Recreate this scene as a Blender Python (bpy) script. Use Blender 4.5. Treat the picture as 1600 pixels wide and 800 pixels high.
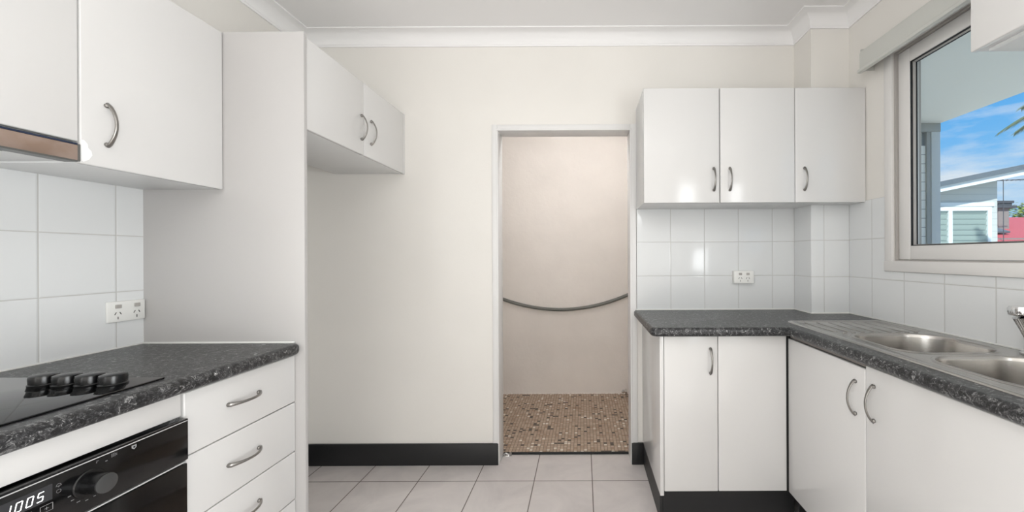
import bpy, bmesh, math, random
from mathutils import Vector, Matrix
from mathutils.geometry import tessellate_polygon
random.seed(7)
PI = math.pi
scn = bpy.context.scene
COL = scn.collection
for o in list(bpy.data.objects): bpy.data.objects.remove(o)

# ------------------------------------------------------------ camera
F = 610.0; H = 1.23
cd = bpy.data.cameras.new('camera'); cam = bpy.data.objects.new('camera', cd); COL.objects.link(cam)
cd.sensor_width = 36; cd.lens = 36 * F / 1600; cd.shift_x = -(911 - 800) / 1600; cd.shift_y = 0
cam.location = (0, 0, H); cam.rotation_euler = (PI / 2, 0.0045, 0)
cd.clip_start = 0.02; cd.clip_end = 300
scn.camera = cam
vs = scn.view_settings
vs.view_transform = 'Standard'; vs.look = 'None'; vs.gamma = 1; vs.use_curve_mapping = False
vs.exposure = 0.09

# ------------------------------------------------------------ key numbers of the place
XL, XR, YB, YR = -1.654, 1.463, 2.31, -3.3
ZC = 2.544
PX, PY = 1.254, 2.14          # pillar in the right back corner
BT = 0.91                     # bench top
DX0, DX1, DZ = -0.50, 0.278, 1.972   # doorway
WY0, WY1, WZ0, WZ1 = 1.225, 1.835, 1.20, 2.175   # window opening

# ------------------------------------------------------------ node helpers
def srgb(r, g, b):
    f = lambda c: (c / 255 / 12.92) if c / 255 <= 0.04045 else ((c / 255 + 0.055) / 1.055) ** 2.4
    return (f(r), f(g), f(b), 1)

# ------------------------------------------------------------ world
w = bpy.data.worlds.new('sky'); scn.world = w; w.use_nodes = True
nt = w.node_tree; nt.nodes.clear()
N = lambda t, **k: nt.nodes.new(t)
tc = N('ShaderNodeTexCoord'); sep = N('ShaderNodeSeparateXYZ'); nt.links.new(tc.outputs['Generated'], sep.inputs[0])
rp = N('ShaderNodeValToRGB'); nt.links.new(sep.outputs['Z'], rp.inputs[0])
rp.color_ramp.elements[0].position = 0.0; rp.color_ramp.elements[0].color = srgb(196, 220, 243)
rp.color_ramp.elements[1].position = 0.45; rp.color_ramp.elements[1].color = srgb(70, 146, 228)
e = rp.color_ramp.elements.new(0.12); e.color = srgb(140, 198, 245)
e = rp.color_ramp.elements.new(0.25); e.color = srgb(100, 178, 243)
mp = N('ShaderNodeMapping'); mp.inputs['Scale'].default_value = (1.6, 1.6, 6.0); mp.inputs['Location'].default_value = (0.3, 0.9, 0.35)
nt.links.new(tc.outputs['Generated'], mp.inputs[0])
nz = N('ShaderNodeTexNoise'); nz.inputs['Scale'].default_value = 2.6; nz.inputs['Detail'].default_value = 8; nz.inputs['Roughness'].default_value = 0.55
nt.links.new(mp.outputs[0], nz.inputs[0])
cr = N('ShaderNodeValToRGB'); cr.color_ramp.elements[0].position = 0.47; cr.color_ramp.elements[1].position = 0.68
nt.links.new(nz.outputs[0], cr.inputs[0])
mx = N('ShaderNodeMix'); mx.data_type = 'RGBA'; nt.links.new(cr.outputs[0], mx.inputs[0])
nt.links.new(rp.outputs[0], mx.inputs[6]); mx.inputs[7].default_value = srgb(232, 236, 244)
bg = N('ShaderNodeBackground'); nt.links.new(mx.outputs[2], bg.inputs[0]); bg.inputs[1].default_value = 0.97
wo = N('ShaderNodeOutputWorld'); nt.links.new(bg.outputs[0], wo.inputs[0])

# ------------------------------------------------------------ sun, and invented fill lamps on the walls behind the camera
sd = bpy.data.lights.new('sun', 'SUN'); sd.energy = 5.2; sd.angle = 0.02; sd.color = (1, 0.97, 0.9)
so = bpy.data.objects.new('sun', sd); COL.objects.link(so); so.location = (0, 0, 8)
so.rotation_euler = Vector((0.35, 0.62, -0.7)).to_track_quat('-Z', 'Y').to_euler()
REAR_W, SIDER_W, SIDEL_W = 5, 77, 44
def fill_panel(name, loc, rot, sx, sy, watts):  # area lamp added out of view to brighten the room, no known opening
    l = bpy.data.lights.new(name, 'AREA'); l.shape = 'RECTANGLE'; l.size = sx; l.size_y = sy; l.energy = watts; l.color = (0.935, 0.98, 1.0)
    o = bpy.data.objects.new(name, l); COL.objects.link(o); o.location = loc; o.rotation_euler = rot
fill_panel('rear_fill_light', (-0.25, YR + 0.02, 1.30), (PI / 2, 0, 0), 2.1, 1.9, REAR_W)
fill_panel('right_fill_light', (XR - 0.02, -1.2, 0.85), (PI / 2, 0, PI / 2), 1.9, 1.5, SIDER_W)
fill_panel('left_fill_light', (XL + 0.02, -1.75, 1.15), (PI / 2, 0, -PI / 2), 1.9, 1.9, SIDEL_W)
FILL_L = 8.5; LAUNDRY_L = 31.0

# ------------------------------------------------------------ materials
def mat(name, col=(0.8, 0.8, 0.8, 1), rough=0.5, metal=0.0, **k):
    m = bpy.data.materials.new(name); m.use_nodes = True
    b = m.node_tree.nodes['Principled BSDF']
    b.inputs['Base Color'].default_value = col; b.inputs['Roughness'].default_value = rough; b.inputs['Metallic'].default_value = metal
    for kk, v in k.items(): b.inputs[kk.replace('_', ' ')].default_value = v
    return m
def nd(m, t, **k):
    n = m.node_tree.nodes.new(t)
    for kk, v in k.items(): setattr(n, kk, v)
    return n
def lk(m, a, b): m.node_tree.links.new(a, b)
def bsdf(m): return m.node_tree.nodes['Principled BSDF']
def bumpy(m, scale, strength, detail=3, dist=0.002):
    t = nd(m, 'ShaderNodeTexCoord'); n = nd(m, 'ShaderNodeTexNoise'); n.inputs['Scale'].default_value = scale; n.inputs['Detail'].default_value = detail
    lk(m, t.outputs['Object'], n.inputs['Vector']); b = nd(m, 'ShaderNodeBump'); b.inputs['Strength'].default_value = strength; b.inputs['Distance'].default_value = dist
    lk(m, n.outputs[0], b.inputs['Height']); lk(m, b.outputs[0], bsdf(m).inputs['Normal'])
def mottle(m, c1, c2, scale, detail=4, lo=0.35, hi=0.65):
    t = nd(m, 'ShaderNodeTexCoord'); n = nd(m, 'ShaderNodeTexNoise'); n.inputs['Scale'].default_value = scale; n.inputs['Detail'].default_value = detail
    lk(m, t.outputs['Object'], n.inputs['Vector']); r = nd(m, 'ShaderNodeValToRGB')
    r.color_ramp.elements[0].position = lo; r.color_ramp.elements[0].color = c1; r.color_ramp.elements[1].position = hi; r.color_ramp.elements[1].color = c2
    lk(m, n.outputs[0], r.inputs[0]); lk(m, r.outputs[0], bsdf(m).inputs['Base Color'])

M = {}
M['wall'] = mat('beige wall paint', srgb(234, 230, 224), 0.6); mottle(M['wall'], srgb(232, 228, 222), srgb(236, 232, 226), 1.5); bumpy(M['wall'], 160, 0.12)
M['render'] = mat('painted render', srgb(236, 228, 221), 0.75); mottle(M['render'], srgb(233, 225, 218), srgb(239, 231, 224), 3); bumpy(M['render'], 35, 0.5, 6, 0.004)
M['ceiling'] = mat('ceiling paint', srgb(243, 241, 240), 0.8); bumpy(M['ceiling'], 200, 0.05)
M['trim'] = mat('white gloss trim paint', srgb(230, 228, 226), 0.35); bumpy(M['trim'], 60, 0.05)
M['cab'] = mat('white gloss vinyl', srgb(220, 218, 216), 0.16); bumpy(M['cab'], 9, 0.06, 1, 0.003)
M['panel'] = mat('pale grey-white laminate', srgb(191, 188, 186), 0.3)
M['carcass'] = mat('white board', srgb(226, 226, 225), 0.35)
M['black'] = mat('black vinyl', srgb(28, 28, 29), 0.5); bumpy(M['black'], 120, 0.15)
M['rubber'] = mat('dark seal', srgb(25, 26, 28), 0.6)
M['gap'] = mat('painted dark gap shade', srgb(30, 28, 27), 0.8); M['gapshade'] = mat('painted brown gap shade', srgb(138, 131, 126), 0.6); M['silver'] = mat('silver line', srgb(196, 196, 196), 0.35)  # the dark and grey-brown tones paint in the shade of door gaps
M['pewter'] = mat('brushed pewter', srgb(150, 147, 143), 0.32, 0.95); bumpy(M['pewter'], 400, 0.1)
M['chrome'] = mat('chrome', srgb(225, 225, 225), 0.07, 1.0)
M['blackglass'] = mat('black glass', srgb(9, 9, 10), 0.05, 0.0, IOR=1.52)
M['ovenblack'] = mat('black enamel face', srgb(13, 13, 14), 0.12)
M['ovendoor'] = mat('oven door glass', srgb(15, 15, 16), 0.08)
M['knobblack'] = mat('black knob plastic', srgb(12, 12, 13), 0.26)
M['knobface'] = mat('dark grey knob face', srgb(62, 62, 62), 0.45)
M['icon'] = mat('printed light grey', srgb(150, 150, 150), 0.5)
M['icondim'] = mat('printed dim grey', srgb(120, 120, 120), 0.5)
M['led'] = mat('lit digits', (1, 1, 1, 1), 0.4); bsdf(M['led']).inputs['Emission Color'].default_value = (1, 1, 1, 1); bsdf(M['led']).inputs['Emission Strength'].default_value = 1.6
M['screen'] = mat('display window', srgb(58, 58, 60), 0.2)
M['white_plastic'] = mat('white plastic', srgb(238, 237, 233), 0.3)
M['slot'] = mat('socket slot dark', srgb(40, 38, 36), 0.7)
M['blind'] = mat('painted aluminium pelmet', srgb(206, 206, 200), 0.45)
M['winframe'] = mat('powder coated window frame', srgb(228, 225, 222), 0.4)
M['track'] = mat('window track grey', srgb(176, 171, 166), 0.5)
M['hose'] = mat('grey hose plastic', srgb(112, 111, 106), 0.5)
M['bronze'] = mat('hood front film', srgb(168, 146, 132), 0.3, 0.55); mottle(M['bronze'], srgb(160, 138, 124), srgb(178, 160, 150), 12)
M['steel_dark'] = mat('filter steel', srgb(120, 120, 118), 0.4, 0.8)
M['blueedge'] = mat('blue protective film edge', srgb(34, 44, 66), 0.4)
M['chip'] = mat('bare white substrate', srgb(250, 250, 248), 0.5)
M['soffit'] = mat('balcony soffit paint', srgb(240, 238, 230), 0.7); bumpy(M['soffit'], 5, 0.05)
M['post'] = mat('grey painted timber', srgb(150, 152, 148), 0.6)
M['postlight'] = mat('pale painted timber', srgb(196, 200, 198), 0.6)
M['roofgrey'] = mat('grey metal roof', srgb(100, 110, 118), 0.5)
M['fascia'] = mat('white fascia', srgb(222, 232, 236), 0.5)
M['brick'] = mat('render grey brick', srgb(140, 134, 132), 0.9)
M['dark'] = mat('dark coping', srgb(78, 82, 88), 0.8)
M['asphalt'] = mat('ground', srgb(205, 202, 190), 0.9)
M['bark'] = mat('bark', srgb(104, 90, 74), 0.9); bumpy(M['bark'], 12, 0.8)
M['leaf'] = mat('tree leaf', srgb(116, 146, 64), 0.7); mottle(M['leaf'], srgb(76, 110, 44), srgb(156, 172, 96), 1.2)
M['palm'] = mat('palm leaf', srgb(96, 112, 88), 0.6)
M['concrete'] = mat('concrete slab', srgb(222, 220, 212), 0.9)
M['blindlouvre'] = mat('pale window louvre', srgb(158, 176, 172), 0.45)

# steel sink, brushed along its length
m = M['steel'] = mat('brushed stainless steel', srgb(182, 179, 175), 0.26, 1.0)
t = nd(m, 'ShaderNodeTexCoord'); mpn = nd(m, 'ShaderNodeMapping'); mpn.inputs['Scale'].default_value = (300, 3, 300); lk(m, t.outputs['Object'], mpn.inputs[0])
n = nd(m, 'ShaderNodeTexNoise'); n.inputs['Scale'].default_value = 1; lk(m, mpn.outputs[0], n.inputs['Vector'])
mr = nd(m, 'ShaderNodeMapRange'); mr.inputs['To Min'].default_value = 0.2; mr.inputs['To Max'].default_value = 0.28; lk(m, n.outputs[0], mr.inputs[0]); lk(m, mr.outputs[0], bsdf(m).inputs['Roughness'])

# speckled laminate
m = M['granite'] = mat('speckled dark laminate', srgb(70, 70, 72), 0.34)
t = nd(m, 'ShaderNodeTexCoord')
wn = nd(m, 'ShaderNodeTexNoise'); wn.inputs['Scale'].default_value = 45; wn.inputs['Detail'].default_value = 3; lk(m, t.outputs['Object'], wn.inputs['Vector'])
va = nd(m, 'ShaderNodeVectorMath', operation='MULTIPLY_ADD'); va.inputs[1].default_value = (0.05, 0.05, 0.05); lk(m, wn.outputs['Color'], va.inputs[0]); lk(m, t.outputs['Object'], va.inputs[2])
n1 = nd(m, 'ShaderNodeTexNoise'); n1.inputs['Scale'].default_value = 92; n1.inputs['Detail'].default_value = 6; n1.inputs['Roughness'].default_value = 0.68; n1.inputs['Distortion'].default_value = 0.8; lk(m, va.outputs[0], n1.inputs['Vector'])
r1 = nd(m, 'ShaderNodeValToRGB'); els = r1.color_ramp.elements
els[0].position = 0.36; els[0].color = srgb(14, 14, 15); els[1].position = 0.70; els[1].color = srgb(220, 220, 218)
e = els.new(0.48); e.color = srgb(36, 36, 38); e = els.new(0.56); e.color = srgb(74, 74, 75); e = els.new(0.63); e.color = srgb(136, 136, 135)
lk(m, n1.outputs[0], r1.inputs[0]); lk(m, r1.outputs[0], bsdf(m).inputs['Base Color'])

def grid_tiles(name, axes, size, offs, c_tile, c_grout, gw, rough, veins=None, bump=0.6):
    """square tiles on a plane spanned by two object axes"""
    m = mat(name, c_tile, rough)
    t = nd(m, 'ShaderNodeTexCoord'); s = nd(m, 'ShaderNodeSeparateXYZ'); lk(m, t.outputs['Object'], s.inputs[0])
    ds = []
    for a, sz, of in zip(axes, size, offs):
        q = nd(m, 'ShaderNodeMath', operation='SUBTRACT'); lk(m, s.outputs[a], q.inputs[0]); q.inputs[1].default_value = of
        p = nd(m, 'ShaderNodeMath', operation='PINGPONG'); lk(m, q.outputs[0], p.inputs[0]); p.inputs[1].default_value = sz / 2
        ds.append(p)
    mn = nd(m, 'ShaderNodeMath', operation='MINIMUM'); lk(m, ds[0].outputs[0], mn.inputs[0]); lk(m, ds[1].outputs[0], mn.inputs[1])
    mr = nd(m, 'ShaderNodeMapRange'); mr.inputs['From Min'].default_value = gw * 0.5; mr.inputs['From Max'].default_value = gw * 0.5 + 0.0012; lk(m, mn.outputs[0], mr.inputs[0])
    mx = nd(m, 'ShaderNodeMix', data_type='RGBA'); lk(m, mr.outputs[0], mx.inputs[0]); mx.inputs[6].default_value = c_grout; mx.inputs[7].default_value = c_tile
    if veins:
        n = nd(m, 'ShaderNodeTexNoise'); n.inputs['Scale'].default_value = 3.2; n.inputs['Detail'].default_value = 9; n.inputs['Roughness'].default_value = 0.6; n.inputs['Distortion'].default_value = 1.6
        lk(m, t.outputs['Object'], n.inputs['Vector']); r = nd(m, 'ShaderNodeValToRGB'); r.color_ramp.elements[0].position = 0.3; r.color_ramp.elements[0].color = veins
        r.color_ramp.elements[1].position = 0.62; r.color_ramp.elements[1].color = c_tile; lk(m, n.outputs[0], r.inputs[0]); lk(m, r.outputs[0], mx.inputs[7])
    lk(m, mx.outputs[2], bsdf(m).inputs['Base Color'])
    mr2 = nd(m, 'ShaderNodeMapRange'); mr2.inputs['From Min'].default_value = 0; mr2.inputs['From Max'].default_value = gw * 0.5 + 0.004; lk(m, mn.outputs[0], mr2.inputs[0])
    b = nd(m, 'ShaderNodeBump'); b.inputs['Strength'].default_value = bump; b.inputs['Distance'].default_value = 0.0012; lk(m, mr2.outputs[0], b.inputs['Height']); lk(m, b.outputs[0], bsdf(m).inputs['Normal'])
    rr = nd(m, 'ShaderNodeMapRange'); lk(m, mr.outputs[0], rr.inputs[0]); rr.inputs['To Min'].default_value = 0.8; rr.inputs['To Max'].default_value = rough; lk(m, rr.outputs[0], bsdf(m).inputs['Roughness'])
    return m
WT, WG = srgb(228, 229, 229), srgb(200, 199, 196)
M['tile_x'] = grid_tiles('white wall tile back', (0, 2), (0.2, 0.2), (0.317, 1.11), WT, WG, 0.0025, 0.12)
M['tile_y'] = grid_tiles('white wall tile sides', (1, 2), (0.197, 0.2), (1.377, 1.11), WT, WG, 0.0025, 0.12)
M['floortile'] = grid_tiles('grey marble floor tile', (0, 1), (0.318, 0.318), (0.045, 2.137), srgb(220, 213, 210), srgb(104, 94, 88), 0.0035, 0.28, veins=srgb(204, 197, 195))
# mosaic
m = M['mosaic'] = mat('brown mosaic', srgb(160, 138, 118), 0.65)
t = nd(m, 'ShaderNodeTexCoord'); s = nd(m, 'ShaderNodeSeparateXYZ'); lk(m, t.outputs['Object'], s.inputs[0])
cells = []; pp = []
for a in (0, 1):
    d = nd(m, 'ShaderNodeMath', operation='DIVIDE'); lk(m, s.outputs[a], d.inputs[0]); d.inputs[1].default_value = 0.0215
    fl = nd(m, 'ShaderNodeMath', operation='FLOOR'); lk(m, d.outputs[0], fl.inputs[0]); cells.append(fl)
    p = nd(m, 'ShaderNodeMath', operation='PINGPONG'); lk(m, d.outputs[0], p.inputs[0]); p.inputs[1].default_value = 0.5; pp.append(p)
cb = nd(m, 'ShaderNodeCombineXYZ'); lk(m, cells[0].outputs[0], cb.inputs[0]); lk(m, cells[1].outputs[0], cb.inputs[1])
wn = nd(m, 'ShaderNodeTexWhiteNoise', noise_dimensions='2D'); lk(m, cb.outputs[0], wn.inputs['Vector'])
r = nd(m, 'ShaderNodeValToRGB'); r.color_ramp.interpolation = 'CONSTANT'; el = r.color_ramp.elements
el[0].position = 0; el[0].color = srgb(92, 82, 76); el[1].position = 0.055; el[1].color = srgb(190, 168, 148)
for p_, c_ in ((0.35, srgb(182, 160, 140)), (0.6, srgb(198, 178, 158)), (0.85, srgb(176, 150, 128)), (0.94, srgb(188, 166, 146)), (0.95, srgb(232, 224, 212))):
    e = el.new(p_); e.color = c_
lk(m, wn.outputs['Value'], r.inputs[0])
mn = nd(m, 'ShaderNodeMath', operation='MINIMUM'); lk(m, pp[0].outputs[0], mn.inputs[0]); lk(m, pp[1].outputs[0], mn.inputs[1])
mr = nd(m, 'ShaderNodeMapRange'); mr.inputs['From Min'].default_value = 0.05; mr.inputs['From Max'].default_value = 0.1; lk(m, mn.outputs[0], mr.inputs[0])
mx = nd(m, 'ShaderNodeMix', data_type='RGBA'); lk(m, mr.outputs[0], mx.inputs[0]); mx.inputs[6].default_value = srgb(122, 104, 90); lk(m, r.outputs[0], mx.inputs[7])
dn = nd(m, 'ShaderNodeTexNoise'); dn.inputs['Scale'].default_value = 5; dn.inputs['Detail'].default_value = 5; lk(m, t.outputs['Object'], dn.inputs['Vector'])
dr = nd(m, 'ShaderNodeMapRange'); dr.inputs['From Min'].default_value = 0.62; dr.inputs['From Max'].default_value = 0.75; dr.inputs['To Max'].default_value = 0.55; lk(m, dn.outputs[0], dr.inputs[0])
m2 = nd(m, 'ShaderNodeMix', data_type='RGBA'); lk(m, dr.outputs[0], m2.inputs[0]); lk(m, mx.outputs[2], m2.inputs[6]); m2.inputs[7].default_value = srgb(120, 84, 56)
lk(m, m2.outputs[2], bsdf(m).inputs['Base Color'])
b = nd(m, 'ShaderNodeBump'); b.inputs['Strength'].default_value = 0.5; b.inputs['Distance'].default_value = 0.001; lk(m, mr.outputs[0], b.inputs['Height']); lk(m, b.outputs[0], bsdf(m).inputs['Normal'])
def lined(name, col, line, axis, step, rough=0.6):
    m = mat(name, col, rough)
    t = nd(m, 'ShaderNodeTexCoord'); s = nd(m, 'ShaderNodeSeparateXYZ'); lk(m, t.outputs['Object'], s.inputs[0])
    p = nd(m, 'ShaderNodeMath', operation='FRACT'); d = nd(m, 'ShaderNodeMath', operation='DIVIDE'); lk(m, s.outputs[axis], d.inputs[0]); d.inputs[1].default_value = step; lk(m, d.outputs[0], p.inputs[0])
    r = nd(m, 'ShaderNodeMath', operation='LESS_THAN'); lk(m, p.outputs[0], r.inputs[0]); r.inputs[1].default_value = 0.07
    mx = nd(m, 'ShaderNodeMix', data_type='RGBA'); lk(m, r.outputs[0], mx.inputs[0]); mx.inputs[6].default_value = col; mx.inputs[7].default_value = line; lk(m, mx.outputs[2], bsdf(m).inputs['Base Color'])
    return m
M['boards'] = lined('painted weatherboards', srgb(196, 202, 200), srgb(166, 176, 178), 2, 0.19)
M['boards2'] = lined('screen weatherboards', srgb(228, 228, 222), srgb(150, 152, 150), 2, 0.085)
M['redroof'] = lined('red metal roof', srgb(186, 92, 96), srgb(160, 74, 80), 0, 0.4)
# window glass: clear, reflecting a little
m = M['glass'] = bpy.data.materials.new('window glass'); m.use_nodes = True; m.node_tree.nodes.clear()
tr = nd(m, 'ShaderNodeBsdfTransparent'); tr.inputs[0].default_value = (0.95, 0.975, 0.97, 1); gl = nd(m, 'ShaderNodeBsdfGlossy'); gl.inputs['Roughness'].default_value = 0.0
lw_ = nd(m, 'ShaderNodeLayerWeight'); pw = nd(m, 'ShaderNodeMath', operation='POWER'); lk(m, lw_.outputs['Facing'], pw.inputs[0]); pw.inputs[1].default_value = 5; fr = nd(m, 'ShaderNodeMath', operation='MULTIPLY_ADD'); lk(m, pw.outputs[0], fr.inputs[0]); fr.inputs[1].default_value = 0.9; fr.inputs[2].default_value = 0.02; ms = nd(m, 'ShaderNodeMixShader'); ou = nd(m, 'ShaderNodeOutputMaterial')
lk(m, fr.outputs[0], ms.inputs[0]); lk(m, tr.outputs[0], ms.inputs[1]); lk(m, gl.outputs[0], ms.inputs[2]); lk(m, ms.outputs[0], ou.inputs[0])

# ------------------------------------------------------------ geometry helpers (world coordinates)
def box(bm, x0, x1, y0, y1, z0, z1, bev=0.0, seg=2):
    r = bmesh.ops.create_cube(bm, size=1)
    vs_ = r['verts']
    for v in vs_: v.co = Vector(((x0 + x1) / 2 + v.co.x * (x1 - x0), (y0 + y1) / 2 + v.co.y * (y1 - y0), (z0 + z1) / 2 + v.co.z * (z1 - z0)))
    if bev > 0:
        es = {e for v in vs_ for e in v.link_edges}
        bmesh.ops.bevel(bm, geom=list(es), offset=bev, segments=seg, profile=0.5, affect='EDGES')
    return bm
def bx(*a, **k): return box(bmesh.new(), *a, **k)
def lathe(bm, prof, centre, axis='Z', seg=32, dirv=None):
    """profile (radius, height) spun about an axis through centre"""
    if dirv is None: dirv = {'X': Vector((1, 0, 0)), 'Y': Vector((0, 1, 0)), 'Z': Vector((0, 0, 1))}[axis]
    q = Vector((0, 0, 1)).rotation_difference(Vector(dirv).normalized()); c = Vector(centre)
    rings = []
    for r, h in prof:
        rings.append([bm.verts.new(c + q @ Vector((max(r, 1e-5) * math.cos(2 * PI * i / seg), max(r, 1e-5) * math.sin(2 * PI * i / seg), h))) for i in range(seg)])
    for a, b in zip(rings, rings[1:]):
        for i in range(seg): bm.faces.new((a[i], a[(i + 1) % seg], b[(i + 1) % seg], b[i]))
    bm.faces.new(rings[0][::-1]); bm.faces.new(rings[-1]); return bm
def tube(bm, pts, rad, seg=12):
    pts = [Vector(p) for p in pts]; rings = []
    up = Vector((0, 0, 1))
    for i, p in enumerate(pts):
        d = (pts[min(i + 1, len(pts) - 1)] - pts[max(i - 1, 0)]).normalized()
        a = d.cross(up); a = a.normalized() if a.length > 1e-4 else Vector((1, 0, 0)); b = a.cross(d)
        rr = rad[i] if isinstance(rad, (list, tuple)) else rad
        rings.append([bm.verts.new(p + a * rr * math.cos(2 * PI * k / seg) + b * rr * math.sin(2 * PI * k / seg)) for k in range(seg)])
    for a, b in zip(rings, rings[1:]):
        for i in range(seg): bm.faces.new((a[i], a[(i + 1) % seg], b[(i + 1) % seg], b[i]))
    bm.faces.new(rings[0][::-1]); bm.faces.new(rings[-1]); return bm
def prism(bm, poly, h0, h1, axis='Z'):
    """extrude a 2-D polygon; axis Z: (x,y), X: (y,z), Y: (x,z)"""
    f = {'Z': lambda a, b, h: (a, b, h), 'X': lambda a, b, h: (h, a, b), 'Y': lambda a, b, h: (a, h, b)}[axis]
    lo = [bm.verts.new(f(a, b, h0)) for a, b in poly]; hi = [bm.verts.new(f(a, b, h1)) for a, b in poly]
    n = len(poly)
    for i in range(n): bm.faces.new((lo[i], lo[(i + 1) % n], hi[(i + 1) % n], hi[i]))
    bm.faces.new(lo[::-1]); bm.faces.new(hi); return bm
def origin(o):
    while o.parent: o = o.parent
    return o.location
def obj(name, bm, m, parent=None, loc=None, smooth=True, label=None, angle=35):
    """link a bmesh given in world coordinates as one object; top-level meshes keep their origin at loc"""
    base = Vector(loc) if loc is not None else (Vector(origin(parent)) if parent else Vector((0, 0, 0)))
    bmesh.ops.recalc_face_normals(bm, faces=bm.faces[:])
    for v in bm.verts: v.co -= base
    me = bpy.data.meshes.new(name); bm.to_mesh(me); bm.free()
    o = bpy.data.objects.new(name, me); COL.objects.link(o)
    if parent: o.parent = parent
    else: o.location = base
    me.materials.append(m)
    if smooth and hasattr(me, 'shade_smooth'):
        me.shade_smooth(); me.set_sharp_from_angle(angle=math.radians(angle))
    if label: o['label'] = label
    return o
def thing(name, label, cat, loc, group=None):
    o = bpy.data.objects.new(name, None); COL.objects.link(o); o.location = loc; o.empty_display_size = 0.05
    o['label'] = label; o['category'] = cat
    if group: o['group'] = group
    return o
def tag(o, label, cat, group=None):
    o['label'] = label; o['category'] = cat
    if group: o['group'] = group
    return o
def struct(name, bm, m, parent=None, **k):
    o = obj(name, bm, m, parent, **k)
    if not parent: o['kind'] = 'structure'
    return o

# ------------------------------------------------------------ the room shell
T = 0.12
struct('floor', bx(XL - T, XR + T, YR - T, YB + T, -0.1, 0), M['floortile'])
struct('ceiling', bx(XL - T, XR + T, YR - T, YB + T, ZC, ZC + 0.12), M['ceiling'])
wl = struct('wall_left', bx(XL - T, XL, YR - T, YB + T, 0, ZC), M['wall'])
bm = bmesh.new(); box(bm, XL, DX0 - 0.012, YB, YB + T, 0, ZC); box(bm, DX1 + 0.012, XR, YB, YB + T, 0, ZC); box(bm, DX0 - 0.012, DX1 + 0.012, YB, YB + T, DZ + 0.012, ZC)
wb = struct('wall_back', bm, M['wall'], smooth=False)
pil = struct('wall_pillar', bx(PX, XR, PY, YB, 0, ZC), M['wall'])
bm = bmesh.new(); box(bm, XR, XR + T, YR - T, WY0, 0, ZC); box(bm, XR, XR + T, WY1, YB + T, 0, ZC); box(bm, XR, XR + T, WY0, WY1, 0, WZ0); box(bm, XR, XR + T, WY0, WY1, WZ1, ZC)
wr = struct('wall_right', bm, M['wall'], smooth=False)
bm = bmesh.new(); box(bm, XL, -1.42, YR - T, YR, 0, ZC); box(bm, 1.32, XR, YR - T, YR, 0, ZC); box(bm, -1.42, 1.32, YR - T, YR, 2.32, ZC); box(bm, -1.42, 1.32, YR - T, YR - 0.06, 0, 2.32)
struct('wall_rear', bm, M['wall'], smooth=False)
def frame(bm, x0, x1, y0, y1, z0, z1, w, bev=.003):
    box(bm, x0, x1, y0, y0 + w, z0, z1, bev=bev); box(bm, x0, x1, y1 - w, y1, z0, z1, bev=bev); box(bm, x0, x1, y0 + w, y1 - w, z0, z0 + w, bev=bev); box(bm, x0, x1, y0 + w, y1 - w, z1 - w, z1, bev=bev)
bm = bmesh.new(); frame(bm, XR - 0.03, XR, -2.21, -0.19, 0.04, 1.66, .05); struct('right_fill_frame', bm, M['winframe'])  # invented frame round the added lamp on the right wall
bm = bmesh.new(); frame(bm, XL, XL + 0.03, -2.76, -0.74, 0.14, 2.16, .05); struct('left_fill_frame', bm, M['winframe'])  # likewise invented, round the added lamp on the left wall
# glazed tiles on the walls
TT = 0.007
struct('tiles', bx(XL, XL + TT, 0.4, 1.463, BT - 0.03, 1.51), M['tile_y'], wl)
struct('tiles', bx(0.312, PX - TT, YB - TT, YB, BT - 0.03, 1.51, bev=0.002), M['tile_x'], wb)
bm = bmesh.new(); box(bm, PX - TT, XR - TT, PY - TT, PY, BT - 0.03, 1.51, bev=0.002); box(bm, PX - TT, PX, PY, YB - TT, BT - 0.03, 1.51)
struct('tiles', bm, M['tile_x'], pil)
bm = bmesh.new()
box(bm, XR - TT, XR, -0.15, WY0 - 0.05, BT - 0.03, 1.51); box(bm, XR - TT, XR, WY1 + 0.05, PY - TT, BT - 0.03, 1.51); box(bm, XR - TT, XR, WY0 - 0.05, WY1 + 0.05, BT - 0.03, WZ0 - 0.05)
struct('tiles', bm, M['tile_y'], wr, smooth=False)

# cornice: one profile carried round the whole room, mitred at every corner
poly = [(XL, YR), (XR, YR), (XR, PY), (PX, PY), (PX, YB), (XL, YB)]
def inset(poly, d):
    out = []; n = len(poly)
    for i in range(n):
        p0, p1, p2 = Vector(poly[i - 1]), Vector(poly[i]), Vector(poly[(i + 1) % n])
        a = (p1 - p0).normalized(); b = (p2 - p1).normalized(); na = Vector((-a.y, a.x)); nb = Vector((-b.y, b.x))
        out.append(p1 + na * d + nb * d)
    return out
prof = [(0, -.075), (.007, -.075), (.007, -.066)] + [(.010 + .064 * (1 - math.cos(a)) , -.062 + .054 * math.sin(a)) for a in [i * PI / 2 / 8 for i in range(9)]] + [(.083, -.006), (.083, 0)]
bm = bmesh.new(); rows = []
for d, z in prof: rows.append([bm.verts.new((p.x, p.y, ZC + z)) for p in inset(poly, d)])
for a, b in zip(rows, rows[1:]):
    for i in range(6): bm.faces.new((a[i], a[(i + 1) % 6], b[(i + 1) % 6], b[i]))
struct('trim_1', bm, M['ceiling'], angle=25)

# skirtings
bm = bmesh.new(); box(bm, XL, DX0 - 0.004, YB - 0.014, YB, 0, 0.127, bev=0.003); box(bm, DX1 + 0.004, 0.352, YB - 0.014, YB, 0, 0.127, bev=0.003)
struct('baseboard_back', bm, M['black'])
struct('baseboard_left', bx(XL, XL + 0.014, 1.49, YB - 0.014, 0, 0.127, bev=0.003), M['black'])

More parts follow.
